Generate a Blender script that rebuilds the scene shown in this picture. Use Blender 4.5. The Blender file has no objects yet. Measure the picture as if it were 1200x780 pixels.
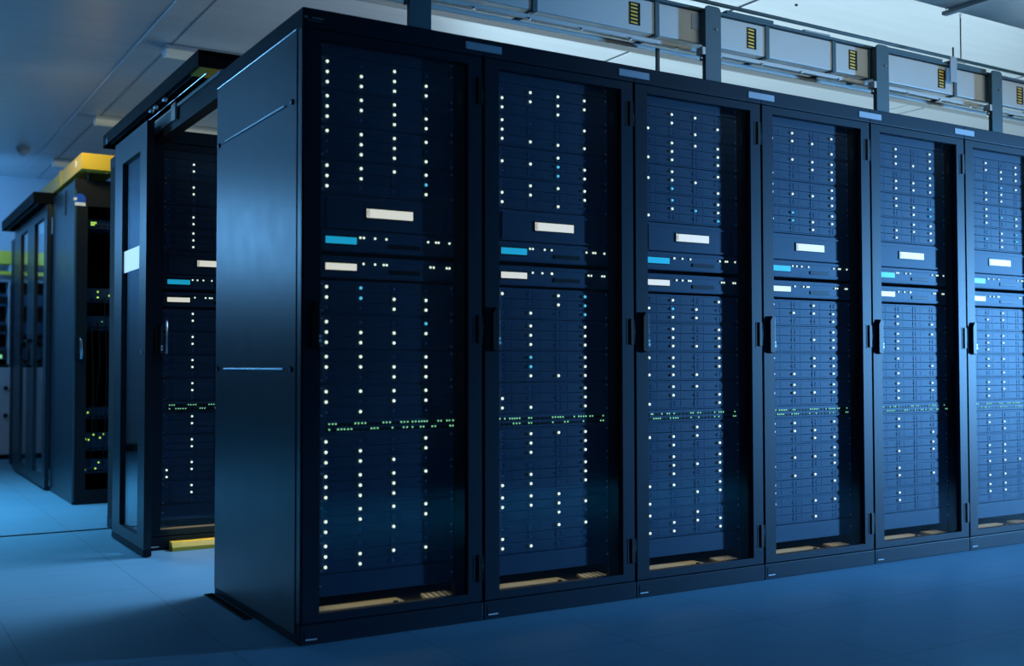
import bpy, bmesh, math, random
from mathutils import Vector, Matrix
random.seed(7)
S = bpy.context.scene
COL = S.collection

# ------------------------------------------------------------------ camera
cam_d = bpy.data.cameras.new('camera')
cam_d.sensor_width = 36.0
cam_d.lens = 36.0 * 1267.19 / 1200.0
cam_d.clip_start = 0.05
cam_d.dof.use_dof = True
cam_d.dof.focus_distance = 5.2
cam_d.dof.aperture_fstop = 1.8
cam = bpy.data.objects.new('camera', cam_d)
COL.objects.link(cam)
yaw, pit, rol = 0.5498, 0.0304, -0.0015
fwd = Vector((math.sin(yaw) * math.cos(pit), math.cos(yaw) * math.cos(pit), math.sin(pit)))
rt0 = Vector((math.cos(yaw), -math.sin(yaw), 0))
up0 = rt0.cross(fwd)
rt = math.cos(rol) * rt0 + math.sin(rol) * up0
up = -math.sin(rol) * rt0 + math.cos(rol) * up0
M = Matrix((rt, up, -fwd)).transposed().to_4x4()
M.translation = Vector((-1.3526, -3.6222, 0.9756))
cam.matrix_world = M
S.camera = cam

# ------------------------------------------------------------------ view, world, room light and added fills
S.view_settings.view_transform = 'Standard'
S.view_settings.look = 'None'
S.view_settings.gamma = 1.0
S.view_settings.exposure = 0.0
S.view_settings.use_curve_mapping = False
W = bpy.data.worlds.new('world'); S.world = W; W.use_nodes = True
W.node_tree.nodes['Background'].inputs[0].default_value = (0.01, 0.05, 0.1, 1)
W.node_tree.nodes['Background'].inputs[1].default_value = 0.3

def area(name, loc, target, sx, sy, power, color, spread=180):
    d = bpy.data.lights.new(name, 'AREA')
    d.shape = 'RECTANGLE'; d.size = sx; d.size_y = sy
    d.energy = power; d.color = color; d.spread = math.radians(spread)
    o = bpy.data.objects.new(name, d); COL.objects.link(o)
    o.location = loc
    v = Vector(target) - Vector(loc)
    o.rotation_euler = v.to_track_quat('-Z', 'Y').to_euler()
    return o

BLUE = (0.05, 0.36, 1.0)
DEEP = (0.02, 0.38, 1.0)
SKY = (0.45, 0.78, 1.0)
PALE = (0.62, 0.86, 1.0)
area('room_light_right', (10.6, -3.0, 1.40), (2.5, -0.1, 1.0), 0.32, 0.8, 112, (0.16, 0.47, 0.95), 34)
area('room_light_front', (2.5, -2.5, 2.98), (2.5, -2.8, 0.0), 5.0, 0.4, 34, (0.04, 0.62, 1.0), 58)
area('aisle_light', (2.0, 1.60, 2.95), (0.1, 1.40, 0.0), 1.4, 0.2, 17, (0.42, 0.66, 1.0), 60)
area('aisle_ceiling_fill', (1.5, 1.64, 1.5), (1.5, 1.6401, 3.0), 1.4, 0.4, 8.0, (0.72, 0.84, 1.0), 150)  # added fill, lifts the ceiling above the first aisle
area('tray_warm_fill', (-0.5, 3.9, 2.9), (0.05, 4.7, 2.42), 0.6, 0.1, 3.4, (1.0, 0.90, 0.52), 90)  # added warm fill aimed at the yellow cable tray
area('left_light', (-2.6, 7.6, 2.35), (0.0, 0.9, 1.45), 1.0, 0.7, 16, (0.15, 0.47, 0.95), 120)
area('door_leaf_fill', (-4.2, 2.9, 1.9), (0.0, 2.45, 1.5), 0.5, 0.5, 5, (0.5, 0.78, 1.0), 30)  # added fill for the sliding door leaf and its sticker
area('left_ceiling_light', (-1.4, 4.6, 3.0), (-1.4, 4.6, 0.0), 1.5, 2.0, 80, (0.20, 0.60, 0.94), 110)
area('back_wall_fill', (-1.0, 8.2, 2.5), (-0.3, 9.3, 2.4), 1.6, 0.5, 20, (0.12, 0.45, 1.0), 150)  # added fill that brightens the dark back wall
area('ceiling_wash', (6.2, 4.2, 0.9), (5.2, 3.0, 3.06), 6.0, 2.0, 130, (0.60, 0.86, 1.0), 150)
area('trunking_fill', (4.4, -1.3, 2.80), (4.2, 0.4, 2.66), 4.6, 0.15, 6.0, (0.95, 1.0, 0.90), 70)  # added fill along the trunking front, no fixture behind it

# ------------------------------------------------------------------ materials
MATS = {}
def mat(name, col, rough=0.5, metal=0.0, spec=0.5, noise=0.0, nscale=20.0, emit=None, strength=0.0, bump=0.0):
    if name in MATS: return MATS[name]
    m = bpy.data.materials.new(name); m.use_nodes = True
    nt = m.node_tree; b = nt.nodes['Principled BSDF']
    b.inputs['Base Color'].default_value = (*col, 1)
    b.inputs['Roughness'].default_value = rough
    b.inputs['Metallic'].default_value = metal
    b.inputs['Specular IOR Level'].default_value = spec
    if noise or bump:
        tc = nt.nodes.new('ShaderNodeTexCoord')
        nz = nt.nodes.new('ShaderNodeTexNoise'); nz.inputs['Scale'].default_value = nscale
        nz.inputs['Detail'].default_value = 4
        nt.links.new(tc.outputs['Object'], nz.inputs['Vector'])
        if noise:
            mr = nt.nodes.new('ShaderNodeMapRange')
            mr.inputs['To Min'].default_value = max(0, rough - noise); mr.inputs['To Max'].default_value = min(1, rough + noise)
            nt.links.new(nz.outputs['Fac'], mr.inputs['Value']); nt.links.new(mr.outputs[0], b.inputs['Roughness'])
        if bump:
            bp = nt.nodes.new('ShaderNodeBump'); bp.inputs['Strength'].default_value = bump; bp.inputs['Distance'].default_value = 0.002
            nt.links.new(nz.outputs['Fac'], bp.inputs['Height']); nt.links.new(bp.outputs[0], b.inputs['Normal'])
    if emit:
        b.inputs['Emission Color'].default_value = (*emit, 1)
        b.inputs['Emission Strength'].default_value = strength
    MATS[name] = m
    return m

CAB = mat('cabinet_paint', (0.0055, 0.017, 0.030), 0.48, spec=0.13, noise=0.04, nscale=60, bump=0.05)
PANEL = mat('side_panel_paint', (0.004, 0.015, 0.026), 0.34, noise=0.03, nscale=8)
INNER = mat('cabinet_inside', (0.006, 0.009, 0.012), 0.7, spec=0.3)
BLACK = mat('black_plastic', (0.002, 0.003, 0.004), 0.5, spec=0.2)
GEAR = mat('equipment_steel', (0.022, 0.058, 0.105), 0.55, spec=0.25, noise=0.05, nscale=90)
GEAR2 = mat('drive_carrier', (0.021, 0.055, 0.102), 0.55, spec=0.25)
LATCH = mat('drive_latch', (0.013, 0.036, 0.085), 0.55, spec=0.25)
STEEL = mat('bright_steel', (0.45, 0.52, 0.58), 0.28, metal=1.0)
TRIMM = mat('pale_trim', (0.80, 0.86, 0.90), 0.35)
HOOD = mat('black_housing_paint', (0.0015, 0.004, 0.006), 0.6, spec=0.08)
CHROME = mat('polished_strip', (0.92, 0.95, 0.97), 0.22, metal=1.0)
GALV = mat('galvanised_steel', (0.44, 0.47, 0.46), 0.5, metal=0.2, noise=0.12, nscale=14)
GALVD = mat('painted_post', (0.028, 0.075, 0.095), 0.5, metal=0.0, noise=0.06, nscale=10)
YEL = mat('yellow_plastic', (0.85, 0.56, 0.05), 0.45)
CREAM = mat('cream_brush_plate', (0.55, 0.47, 0.30), 0.6)
CREAMD = mat('slotted_plate_paint', (0.34, 0.29, 0.18), 0.6)
STICK = mat('grey_label', (0.30, 0.38, 0.46), 0.5)
WHITE = mat('white_sticker', (0.93, 0.95, 0.97), 0.45)
WHITEP = mat('white_powder_coat', (0.45, 0.50, 0.55), 0.5)
CABLE = mat('cable_jacket', (0.006, 0.012, 0.014), 0.6, spec=0.2)
CABLEG = mat('green_cable_jacket', (0.010, 0.030, 0.016), 0.6, spec=0.2)
BLUEST = mat('blue_sticker', (0.01, 0.10, 0.55), 0.5)
LED1 = mat('led_white', (0.8, 0.9, 0.75), 0.4, emit=(0.85, 0.95, 0.72), strength=1.25)
LEDT = mat('led_teal', (0.1, 0.5, 0.6), 0.4, emit=(0.10, 0.62, 0.80), strength=0.9)
LED0 = mat('led_off', (0.02, 0.05, 0.15), 0.3, emit=(0.01, 0.05, 0.16), strength=0.35)
LEDG = mat('led_green', (0.2, 0.6, 0.3), 0.4, emit=(0.26, 0.68, 0.34), strength=1.0)
LEDY = mat('led_lime', (0.4, 0.6, 0.1), 0.4, emit=(0.55, 0.95, 0.12), strength=1.1)
LCDW = mat('lcd_white', (0.6, 0.6, 0.55), 0.4, emit=(0.82, 0.77, 0.62), strength=0.9)
LCDB = mat('lcd_cyan', (0.05, 0.4, 0.5), 0.4, emit=(0.01, 0.33, 0.52), strength=0.95)
LCDM = mat('lcd_marking', (0.20, 0.12, 0.08), 0.5)
LENS = mat('lamp_lens', (0.60, 0.62, 0.55), 0.35, emit=(0.55, 0.60, 0.50), strength=0.12)
RUBBER = mat('rubber', (0.008, 0.01, 0.012), 0.8)

def glass_mat(name='door_glass', k=0.80, f0=0.022):
    m = bpy.data.materials.new(name); m.use_nodes = True
    nt = m.node_tree; nt.nodes.remove(nt.nodes['Principled BSDF'])
    out = nt.nodes['Material Output']
    tr = nt.nodes.new('ShaderNodeBsdfTransparent'); tr.inputs[0].default_value = (0.93, 0.96, 0.98, 1)
    gl = nt.nodes.new('ShaderNodeBsdfGlossy'); gl.inputs['Roughness'].default_value = 0.02
    gl.inputs['Color'].default_value = (1, 1, 1, 1)
    lw = nt.nodes.new('ShaderNodeLayerWeight'); lw.inputs[0].default_value = 0.5
    pw = nt.nodes.new('ShaderNodeMath'); pw.operation = 'POWER'; pw.inputs[1].default_value = 5.0
    fr = nt.nodes.new('ShaderNodeMath'); fr.operation = 'MULTIPLY_ADD'; fr.inputs[1].default_value = k; fr.inputs[2].default_value = f0
    nt.links.new(lw.outputs['Facing'], pw.inputs[0]); nt.links.new(pw.outputs[0], fr.inputs[0])
    mx = nt.nodes.new('ShaderNodeMixShader')
    nt.links.new(fr.outputs[0], mx.inputs[0]); nt.links.new(tr.outputs[0], mx.inputs[1]); nt.links.new(gl.outputs[0], mx.inputs[2])
    nt.links.new(mx.outputs[0], out.inputs['Surface'])
    return m
GLASS = glass_mat()
GLASS2 = glass_mat('aisle_door_glass', 0.86, 0.10)

def vent_mat():
    """perforated steel: rows of small dark holes"""
    m = bpy.data.materials.new('perforated_steel'); m.use_nodes = True
    nt = m.node_tree; b = nt.nodes['Principled BSDF']; b.inputs['Roughness'].default_value = 0.55; b.inputs['Specular IOR Level'].default_value = 0.25
    tc = nt.nodes.new('ShaderNodeTexCoord'); mp = nt.nodes.new('ShaderNodeMapping')
    mp.inputs['Scale'].default_value = (150, 150, 150)
    vo = nt.nodes.new('ShaderNodeTexVoronoi'); vo.inputs['Randomness'].default_value = 0.0; vo.inputs['Scale'].default_value = 1.0
    cr = nt.nodes.new('ShaderNodeValToRGB')
    cr.color_ramp.elements[0].position = 0.26; cr.color_ramp.elements[0].color = (0.012, 0.030, 0.055, 1)
    cr.color_ramp.elements[1].position = 0.34; cr.color_ramp.elements[1].color = (0.022, 0.056, 0.102, 1)
    nt.links.new(tc.outputs['Object'], mp.inputs[0]); nt.links.new(mp.outputs[0], vo.inputs['Vector'])
    nt.links.new(vo.outputs['Distance'], cr.inputs[0]); nt.links.new(cr.outputs[0], b.inputs['Base Color'])
    return m
VENT = vent_mat()

def floor_mat():
    m = bpy.data.materials.new('raised_floor_tiles'); m.use_nodes = True
    nt = m.node_tree; b = nt.nodes['Principled BSDF']; L = nt.links
    tc = nt.nodes.new('ShaderNodeTexCoord'); sp = nt.nodes.new('ShaderNodeSeparateXYZ'); L.new(tc.outputs['Object'], sp.inputs[0])
    def seam(sock, off):
        a = nt.nodes.new('ShaderNodeMath'); a.operation = 'ADD'; a.inputs[1].default_value = off; L.new(sock, a.inputs[0])
        d = nt.nodes.new('ShaderNodeMath'); d.operation = 'DIVIDE'; d.inputs[1].default_value = 0.625; L.new(a.outputs[0], d.inputs[0])
        f = nt.nodes.new('ShaderNodeMath'); f.operation = 'FRACT'; L.new(d.outputs[0], f.inputs[0])
        s = nt.nodes.new('ShaderNodeMath'); s.operation = 'SUBTRACT'; s.inputs[1].default_value = 0.5; L.new(f.outputs[0], s.inputs[0])
        ab = nt.nodes.new('ShaderNodeMath'); ab.operation = 'ABSOLUTE'; L.new(s.outputs[0], ab.inputs[0])
        g = nt.nodes.new('ShaderNodeMath'); g.operation = 'GREATER_THAN'; g.inputs[1].default_value = 0.4965; L.new(ab.outputs[0], g.inputs[0])
        return g.outputs[0]
    sx = seam(sp.outputs['X'], 10 * 0.625 + 0.22); sy = seam(sp.outputs['Y'], 20 * 0.625 - 0.08)
    mxm = nt.nodes.new('ShaderNodeMath'); mxm.operation = 'MAXIMUM'; L.new(sx, mxm.inputs[0]); L.new(sy, mxm.inputs[1])
    nz = nt.nodes.new('ShaderNodeTexNoise'); nz.inputs['Scale'].default_value = 3.0; nz.inputs['Detail'].default_value = 8
    L.new(tc.outputs['Object'], nz.inputs['Vector'])
    fine = nt.nodes.new('ShaderNodeTexNoise'); fine.inputs['Scale'].default_value = 220; L.new(tc.outputs['Object'], fine.inputs['Vector'])
    cr = nt.nodes.new('ShaderNodeValToRGB')
    cr.color_ramp.elements[0].color = (0.12, 0.29, 0.42, 1); cr.color_ramp.elements[1].color = (0.155, 0.35, 0.49, 1)
    L.new(nz.outputs['Fac'], cr.inputs[0])
    mx = nt.nodes.new('ShaderNodeMixRGB'); mx.inputs[2].default_value = (0.08, 0.14, 0.18, 1)
    sc = nt.nodes.new('ShaderNodeMath'); sc.operation = 'MULTIPLY'; sc.inputs[1].default_value = 0.75; L.new(mxm.outputs[0], sc.inputs[0])
    L.new(sc.outputs[0], mx.inputs[0]); L.new(cr.outputs[0], mx.inputs[1])
    L.new(mx.outputs[0], b.inputs['Base Color'])
    b.inputs['Roughness'].default_value = 0.5
    b.inputs['Specular IOR Level'].default_value = 0.35
    bp = nt.nodes.new('ShaderNodeBump'); bp.inputs['Strength'].default_value = 0.12; bp.inputs['Distance'].default_value = 0.001
    L.new(fine.outputs['Fac'], bp.inputs['Height']); L.new(bp.outputs[0], b.inputs['Normal'])
    return m
FLOOR = floor_mat()

def ceil_mat():
    m = bpy.data.materials.new('metal_ceiling_panels'); m.use_nodes = True
    nt = m.node_tree; b = nt.nodes['Principled BSDF']; L = nt.links
    tc = nt.nodes.new('ShaderNodeTexCoord'); mp = nt.nodes.new('ShaderNodeMapping'); mp.inputs['Scale'].default_value = (0.25, 3.5, 1)
    L.new(tc.outputs['Object'], mp.inputs[0])
    nz = nt.nodes.new('ShaderNodeTexNoise'); nz.inputs['Scale'].default_value = 4; nz.inputs['Detail'].default_value = 5
    L.new(mp.outputs[0], nz.inputs['Vector'])
    cr = nt.nodes.new('ShaderNodeValToRGB')
    cr.color_ramp.elements[0].color = (0.50, 0.52, 0.54, 1); cr.color_ramp.elements[1].color = (0.64, 0.66, 0.68, 1)
    L.new(nz.outputs['Fac'], cr.inputs[0]); L.new(cr.outputs[0], b.inputs['Base Color'])
    b.inputs['Roughness'].default_value = 0.35; b.inputs['Metallic'].default_value = 0.35
    return m
CEIL = ceil_mat()
WALL = mat('painted_wall', (0.40, 0.46, 0.52), 0.7, noise=0.05, nscale=6)

# ------------------------------------------------------------------ mesh helpers
class MB:
    def __init__(s): s.bm = bmesh.new(); s.mats = []
    def mi(s, m):
        if m not in s.mats: s.mats.append(m)
        return s.mats.index(m)
    def box(s, x0, x1, y0, y1, z0, z1, m, bev=0.0):
        bm = s.bm; i = s.mi(m)
        vs = [bm.verts.new((x, y, z)) for x in (x0, x1) for y in (y0, y1) for z in (z0, z1)]
        q = [(0, 1, 3, 2), (4, 6, 7, 5), (0, 4, 5, 1), (2, 3, 7, 6), (0, 2, 6, 4), (1, 5, 7, 3)]
        fs = [bm.faces.new([vs[k] for k in f]) for f in q]
        for f in fs: f.material_index = i
        if bev > 0:
            es = list({e for f in fs for e in f.edges})
            r = bmesh.ops.bevel(bm, geom=es, offset=bev, segments=2, affect='EDGES', profile=0.5)
            for f in r['faces']: f.material_index = i
        return s
    def frame(s, x0, x1, z0, z1, a0, a1, c0, c1, y0, y1, m, bev=0.0):
        """rectangular ring in the XZ plane: outer x0..x1,z0..z1, opening a0..a1,c0..c1"""
        bm = s.bm; i = s.mi(m); V = []
        for y in (y0, y1):
            V.append([bm.verts.new((x, y, z)) for x, z in ((x0, z0), (x1, z0), (x1, z1), (x0, z1))])
            V.append([bm.verts.new((x, y, z)) for x, z in ((a0, c0), (a1, c0), (a1, c1), (a0, c1))])
        fs = []
        for k in range(4):
            n = (k + 1) % 4
            fs.append(bm.faces.new((V[0][k], V[0][n], V[1][n], V[1][k])))
            fs.append(bm.faces.new((V[2][n], V[2][k], V[3][k], V[3][n])))
            fs.append(bm.faces.new((V[0][n], V[0][k], V[2][k], V[2][n])))
            fs.append(bm.faces.new((V[1][k], V[1][n], V[3][n], V[3][k])))
        for f in fs: f.material_index = i
        if bev > 0:
            es = [e for e in {e for f in fs for e in f.edges} if len(e.link_faces) == 2 and e.calc_face_angle(0) > 0.5]
            r = bmesh.ops.bevel(bm, geom=es, offset=bev, segments=2, affect='EDGES', profile=0.5)
            for f in r['faces']: f.material_index = i
        return s
    def cyl(s, p0, p1, r, m, n=12, r2=None, caps=True):
        bm = s.bm; i = s.mi(m); p0 = Vector(p0); p1 = Vector(p1); d = (p1 - p0).normalized()
        a = d.orthogonal().normalized(); b = d.cross(a); r2 = r if r2 is None else r2
        A = [bm.verts.new(p0 + r * (math.cos(2 * math.pi * k / n) * a + math.sin(2 * math.pi * k / n) * b)) for k in range(n)]
        B = [bm.verts.new(p1 + r2 * (math.cos(2 * math.pi * k / n) * a + math.sin(2 * math.pi * k / n) * b)) for k in range(n)]
        fs = [bm.faces.new((A[k], A[(k + 1) % n], B[(k + 1) % n], B[k])) for k in range(n)]
        for f in fs: f.smooth = True
        if caps: fs += [bm.faces.new(A[::-1]), bm.faces.new(B)]
        for f in fs: f.material_index = i
        return s
    def prism(s, pts, y0, y1, m, axis='y', bev=0.0):
        """closed outline pts extruded along an axis. axis y: pts are (x,z); axis x: pts are (y,z); axis z: (x,y)"""
        bm = s.bm; i = s.mi(m)
        def P(a, b, t): return {'y': (a, t, b), 'x': (t, a, b), 'z': (a, b, t)}[axis]
        A = [bm.verts.new(P(a, b, y0)) for a, b in pts]; B = [bm.verts.new(P(a, b, y1)) for a, b in pts]
        n = len(pts)
        fs = [bm.faces.new(A), bm.faces.new(B[::-1])] + [bm.faces.new((A[(k + 1) % n], A[k], B[k], B[(k + 1) % n])) for k in range(n)]
        for f in fs: f.material_index = i
        return s
    def tube(s, pts, r, m, n=8):
        bm = s.bm; i = s.mi(m); rings = []
        pts = [Vector(p) for p in pts]
        ref = Vector((0.3, 0.5, 0.8)).normalized()
        for k, p in enumerate(pts):
            d = (pts[min(k + 1, len(pts) - 1)] - pts[max(k - 1, 0)]).normalized()
            a = d.cross(ref).normalized(); b = d.cross(a)
            rings.append([bm.verts.new(p + r * (math.cos(2 * math.pi * j / n) * a + math.sin(2 * math.pi * j / n) * b)) for j in range(n)])
        for k in range(len(rings) - 1):
            for j in range(n):
                f = bm.faces.new((rings[k][j], rings[k][(j + 1) % n], rings[k + 1][(j + 1) % n], rings[k + 1][j])); f.material_index = i; f.smooth = True
        for R_ in (rings[0][::-1], rings[-1]):
            f = bm.faces.new(R_); f.material_index = i
        return s
    def ball(s, c, r, m, sx=1, sy=1, sz=1, u=10, v=8):
        i = s.mi(m)
        r_ = bmesh.ops.create_uvsphere(s.bm, u_segments=u, v_segments=v, radius=r, matrix=Matrix.Translation(c) @ Matrix.Diagonal((sx, sy, sz, 1)))
        for vv in r_['verts']:
            for f in vv.link_faces: f.material_index = i; f.smooth = True
        return s
    def mesh(s, name):
        bmesh.ops.recalc_face_normals(s.bm, faces=s.bm.faces)
        me = bpy.data.meshes.new(name); s.bm.to_mesh(me); s.bm.free()
        for m in s.mats: me.materials.append(m)
        return me
    def obj(s, name, parent=None, loc=None):
        return link(name, s.mesh(name), parent, loc)

def link(name, me, parent=None, loc=None):
    o = bpy.data.objects.new(name, me); COL.objects.link(o)
    if parent: o.parent = parent
    if loc is not None: o.location = loc
    return o
def thing(name, label, cat, loc=(0, 0, 0), group=None):
    o = bpy.data.objects.new(name, None); o.empty_display_size = 0.1; COL.objects.link(o); o.location = loc
    return tag(o, label, cat, group)
def tag(o, label, cat, group=None):
    o['label'] = label; o['category'] = cat
    if group: o['group'] = group
    return o
def struct(o): o['kind'] = 'structure'; return o
def dup(o, parent=None):
    c = o.copy(); COL.objects.link(c)
    if parent: c.parent = parent
    for ch in list(o.children): dup(ch, c)
    return c

# ------------------------------------------------------------------ dimensions
RW, RD, RH = 0.739, 1.035, 2.25        # cabinet width, depth, height
BY = 2.276                             # front plane of the second row
CY = 4.513                             # front plane of the third row
CZ = 3.06                              # ceiling
XL, XR, YF, YB = -4.6, 14.5, -8.0, 9.3

# ------------------------------------------------------------------ the room
struct(MB().box(XL, XR, YF, YB, -0.2, 0.0, FLOOR).obj('floor'))
cm = MB(); cm.box(XL, XR, YF, YB, CZ, CZ + 0.15, CEIL)
struct(cm.obj('ceiling'))
struct(MB().box(XL, XR, YB, YB + 0.15, 0, CZ, WALL).obj('wall_back'))
struct(MB().box(XL - 0.15, XL, YF, YB, 0, CZ, WALL).obj('wall_left'))
struct(MB().box(XR, XR + 0.15, YF, YB, 0, CZ, WALL).obj('wall_right'))
struct(MB().box(XL, XR, YF - 0.15, YF, 0, CZ, WALL).obj('wall_front'))
struct(MB().box(XL, XR, YB - 0.015, YB, 0, 0.09, BLACK, 0.003).obj('baseboard_back'))
o = struct(MB().box(7.80, 7.90, -4.40, -2.125, 1.0, CZ, WALL, 0.01).obj('shade_blocker'))  # unseen panel, added to keep the cabinets near the corner in shade
# ceiling joint strips running away from the camera, and cross joints
SEAM = mat('ceiling_joint', (0.60, 0.66, 0.70), 0.35, metal=0.5)
DSEAM = mat('ceiling_gap', (0.22, 0.25, 0.28), 0.6)
k = 0
for x in (-2.6, 0.21, 3.04, 5.86, 8.68):
    k += 1
    struct(MB().box(x - 0.008, x + 0.008, YF, YB, CZ - 0.008, CZ - 0.001, SEAM, 0.003).obj('trim_%d' % k))
for x in (0.40, -2.42, 6.04):
    k += 1
    struct(MB().box(x - 0.004, x + 0.004, YF, YB, CZ - 0.004, CZ - 0.0005, DSEAM).obj('trim_%d' % k))
k += 1
struct(MB().box(XL, 0.6, 3.215, 3.24, 0.0005, 0.004, BLACK).obj('trim_%d' % k))     # dark joint strip in the floor

# ------------------------------------------------------------------ indicator light meshes (shared)
def lamp_mesh(name, m, r):
    return MB().ball((0, 0, 0), r, m, 1, 0.55, 1).mesh(name)
ME_LED = {'1': lamp_mesh('led_on', LED1, 0.0058), 't': lamp_mesh('led_teal', LEDT, 0.0060), '0': lamp_mesh('led_off', LED0, 0.0040)}
ME_G = lamp_mesh('led_green_small', LEDG, 0.0035)
ME_W = lamp_mesh('led_white_small', LED1, 0.0044)
ME_Y = lamp_mesh('led_lime', LEDY, 0.0085)

EX0, EX1 = 0.083, 0.634                # equipment width inside a cabinet
EY = 0.050                             # equipment front
LEDX = [0.111, 0.2445, 0.379, 0.512]
LEDZ = [0.0, -0.0375, -0.0745]         # rows of one server, from its top lamp

# a drive server, origin on its front face at the height of its top row of lamps, x from the cabinet's left
def chassis_mesh():
    b = MB()
    b.box(EX0, EX1, 0.014, 0.66, -0.0985, 0.0245, GEAR)
    b.box(EX0, EX0 + 0.022, 0.0, 0.014, -0.0985, 0.0245, GEAR, 0.002)          # ears
    b.box(EX1 - 0.022, EX1, 0.0, 0.014, -0.0985, 0.0245, GEAR, 0.002)
    b.box(EX0 + 0.022, EX1 - 0.022, 0.003, 0.014, 0.0185, 0.0245, GEAR)        # top lip
    b.box(EX0 + 0.022, EX1 - 0.022, 0.003, 0.014, -0.0985, -0.0935, GEAR)
    for s in (EX0 + 0.011, EX1 - 0.011):
        for z in (0.012, -0.086): b.cyl((s, -0.003, z), (s, 0.001, z), 0.0035, STEEL, 8)
    return b.mesh('server_chassis')
def bay_mesh():
    b = MB()
    b.box(-0.0095, 0.1225, 0.001, 0.030, -0.0178, 0.0178, GEAR2, 0.0010)
    b.box(0.010, 0.034, -0.0004, 0.002, -0.0115, 0.0115, LATCH)
    b.box(0.046, 0.118, 0.0004, 0.002, -0.013, 0.013, VENT)
    return b.mesh('drive_bay')
ME_CH, ME_BAY = chassis_mesh(), bay_mesh()
Z_TOP = [2.081, 1.955, 1.828, 1.702, 1.262, 1.136, 1.010, 0.884, 0.704, 0.579, 0.456, 0.331]
ORD = ['first', 'second', 'third', 'fourth', 'fifth', 'sixth', 'seventh', 'eighth', 'ninth', 'tenth', 'eleventh', 'twelfth']

def server(cx, cy, zt, rows, label, group):
    r = thing('storage_server', label, 'server', (cx, cy + EY, zt), group)
    link('chassis', ME_CH, r)
    for i in range(3):
        for j in range(4):
            d = link('drive_bay', ME_BAY, r, (LEDX[j], 0, LEDZ[i]))
            link('status_light', ME_LED[rows[i][j]], d, (0, -0.005, 0))
    return r

# display unit (vented panel with a small lit screen)
def disp_mesh():
    b = MB()
    b.box(EX0, EX1, 0.0, 0.5, -0.064, 0.060, VENT, 0.002)
    b.frame(EX0 + 0.03, EX1 - 0.03, -0.060, 0.048, EX0 + 0.036, EX1 - 0.036, -0.054, 0.042, -0.004, 0.0, GEAR)
    b.frame(0.264, 0.462, -0.0205, 0.0205, 0.268, 0.458, -0.0165, 0.0165, -0.003, 0.0, BLACK)
    return b.mesh('vented_panel')
ME_DISP = disp_mesh()
def lcd(name, x0, x1, z0, z1, m, marks=False):
    b = MB(); b.box(x0, x1, -0.0028, -0.0005, z0, z1, m)
    if marks:
        for q in range(4): b.box(x0 + 0.009, x0 + 0.012, -0.0034, -0.0027, z0 + 0.004 + q * 0.008, z0 + 0.009 + q * 0.008, LCDM)
        b.box(x0 + 0.003, x0 + 0.005, -0.0034, -0.0027, z0 + 0.004, z1 - 0.004, LCDM)
    return b.mesh(name)
ME_SCR = lcd('screen', 0.268, 0.458, -0.0165, 0.0165, LCDW, True)
ME_TABC = lcd('cyan_screen', 0.108, 0.229, -0.012, 0.0135, LCDB)
ME_TABW = lcd('white_screen', 0.108, 0.229, -0.012, 0.0125, LCDW)
def sw_mesh():
    b = MB()
    b.box(EX0, EX1 + 0.002, 0.0, 0.45, -0.040, 0.040, GEAR, 0.002)
    b.box(EX0 + 0.01, EX1 - 0.01, -0.004, 0.001, 0.024, 0.036, GEAR2, 0.001)
    b.box(0.36, 0.49, -0.003, 0.001, -0.020, -0.004, BLACK, 0.001)
    b.box(0.104, 0.233, -0.0012, 0.001, -0.017, 0.018, BLACK)
    b.box(EX0 + 0.01, EX1 - 0.01, -0.003, 0.001, -0.036, -0.026, VENT, 0.001)
    return b.mesh('switch_body')
ME_SW = sw_mesh()
def psw_mesh():
    b = MB()
    b.box(EX0, EX1 + 0.001, 0.0, 0.40, -0.027, 0.027, GEAR, 0.002)
    for x in range(24):
        for z in (-0.014, 0.006):
            b.box(0.112 + x * 0.0212, 0.128 + x * 0.0212, -0.002, 0.0005, z - 0.004, z + 0.006, BLACK)
    return b.mesh('port_switch_body')
ME_PSW = psw_mesh()
def blank_mesh(h, m=VENT):
    b = MB(); b.box(EX0, EX1, 0.0, 0.02, -h / 2, h / 2, m, 0.002)
    for x in (EX0 + 0.01, EX1 - 0.01): b.cyl((x, -0.003, 0), (x, 0.001, 0), 0.004, STEEL, 8)
    return b.mesh('blanking_panel')
ME_BLT, ME_BLB = blank_mesh(0.060), blank_mesh(0.078)

S1 = [0.243, 0.257, 0.302, 0.348, 0.522, 0.556, 0.567, 0.614]
S2 = [0.256, 0.302, 0.337, 0.349, 0.532, 0.546, 0.602, 0.614]
P1T = [0.124, 0.138, 0.151, 0.242, 0.256, 0.272, 0.287, 0.368, 0.383, 0.398, 0.451, 0.465, 0.48, 0.507, 0.522, 0.538, 0.551, 0.565, 0.577, 0.59, 0.600, 0.615, 0.625]
P1B = [0.124, 0.163, 0.177, 0.191, 0.206, 0.222, 0.314, 0.327, 0.341, 0.41, 0.464, 0.48, 0.507, 0.549, 0.563, 0.590, 0.606, 0.621]
P1T = [0.124, 0.137, 0.149, 0.225, 0.238, 0.252, 0.265, 0.337, 0.350, 0.364, 0.410, 0.423, 0.437, 0.457, 0.470, 0.484, 0.496, 0.507, 0.518, 0.566, 0.578, 0.603, 0.614, 0.630]
P1B = [0.124, 0.158, 0.171, 0.183, 0.197, 0.210, 0.289, 0.301, 0.314, 0.374, 0.420, 0.434, 0.457, 0.491, 0.503, 0.540, 0.553, 0.617, 0.629]
P2T = [0.100, 0.123, 0.146, 0.158, 0.169, 0.180, 0.192, 0.236, 0.248, 0.350, 0.363, 0.377, 0.388, 0.401, 0.457, 0.479, 0.491, 0.504, 0.516, 0.537, 0.550, 0.604]
P2B = [0.164, 0.178, 0.192, 0.236, 0.248, 0.351, 0.410, 0.425, 0.503, 0.592, 0.605]
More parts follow.
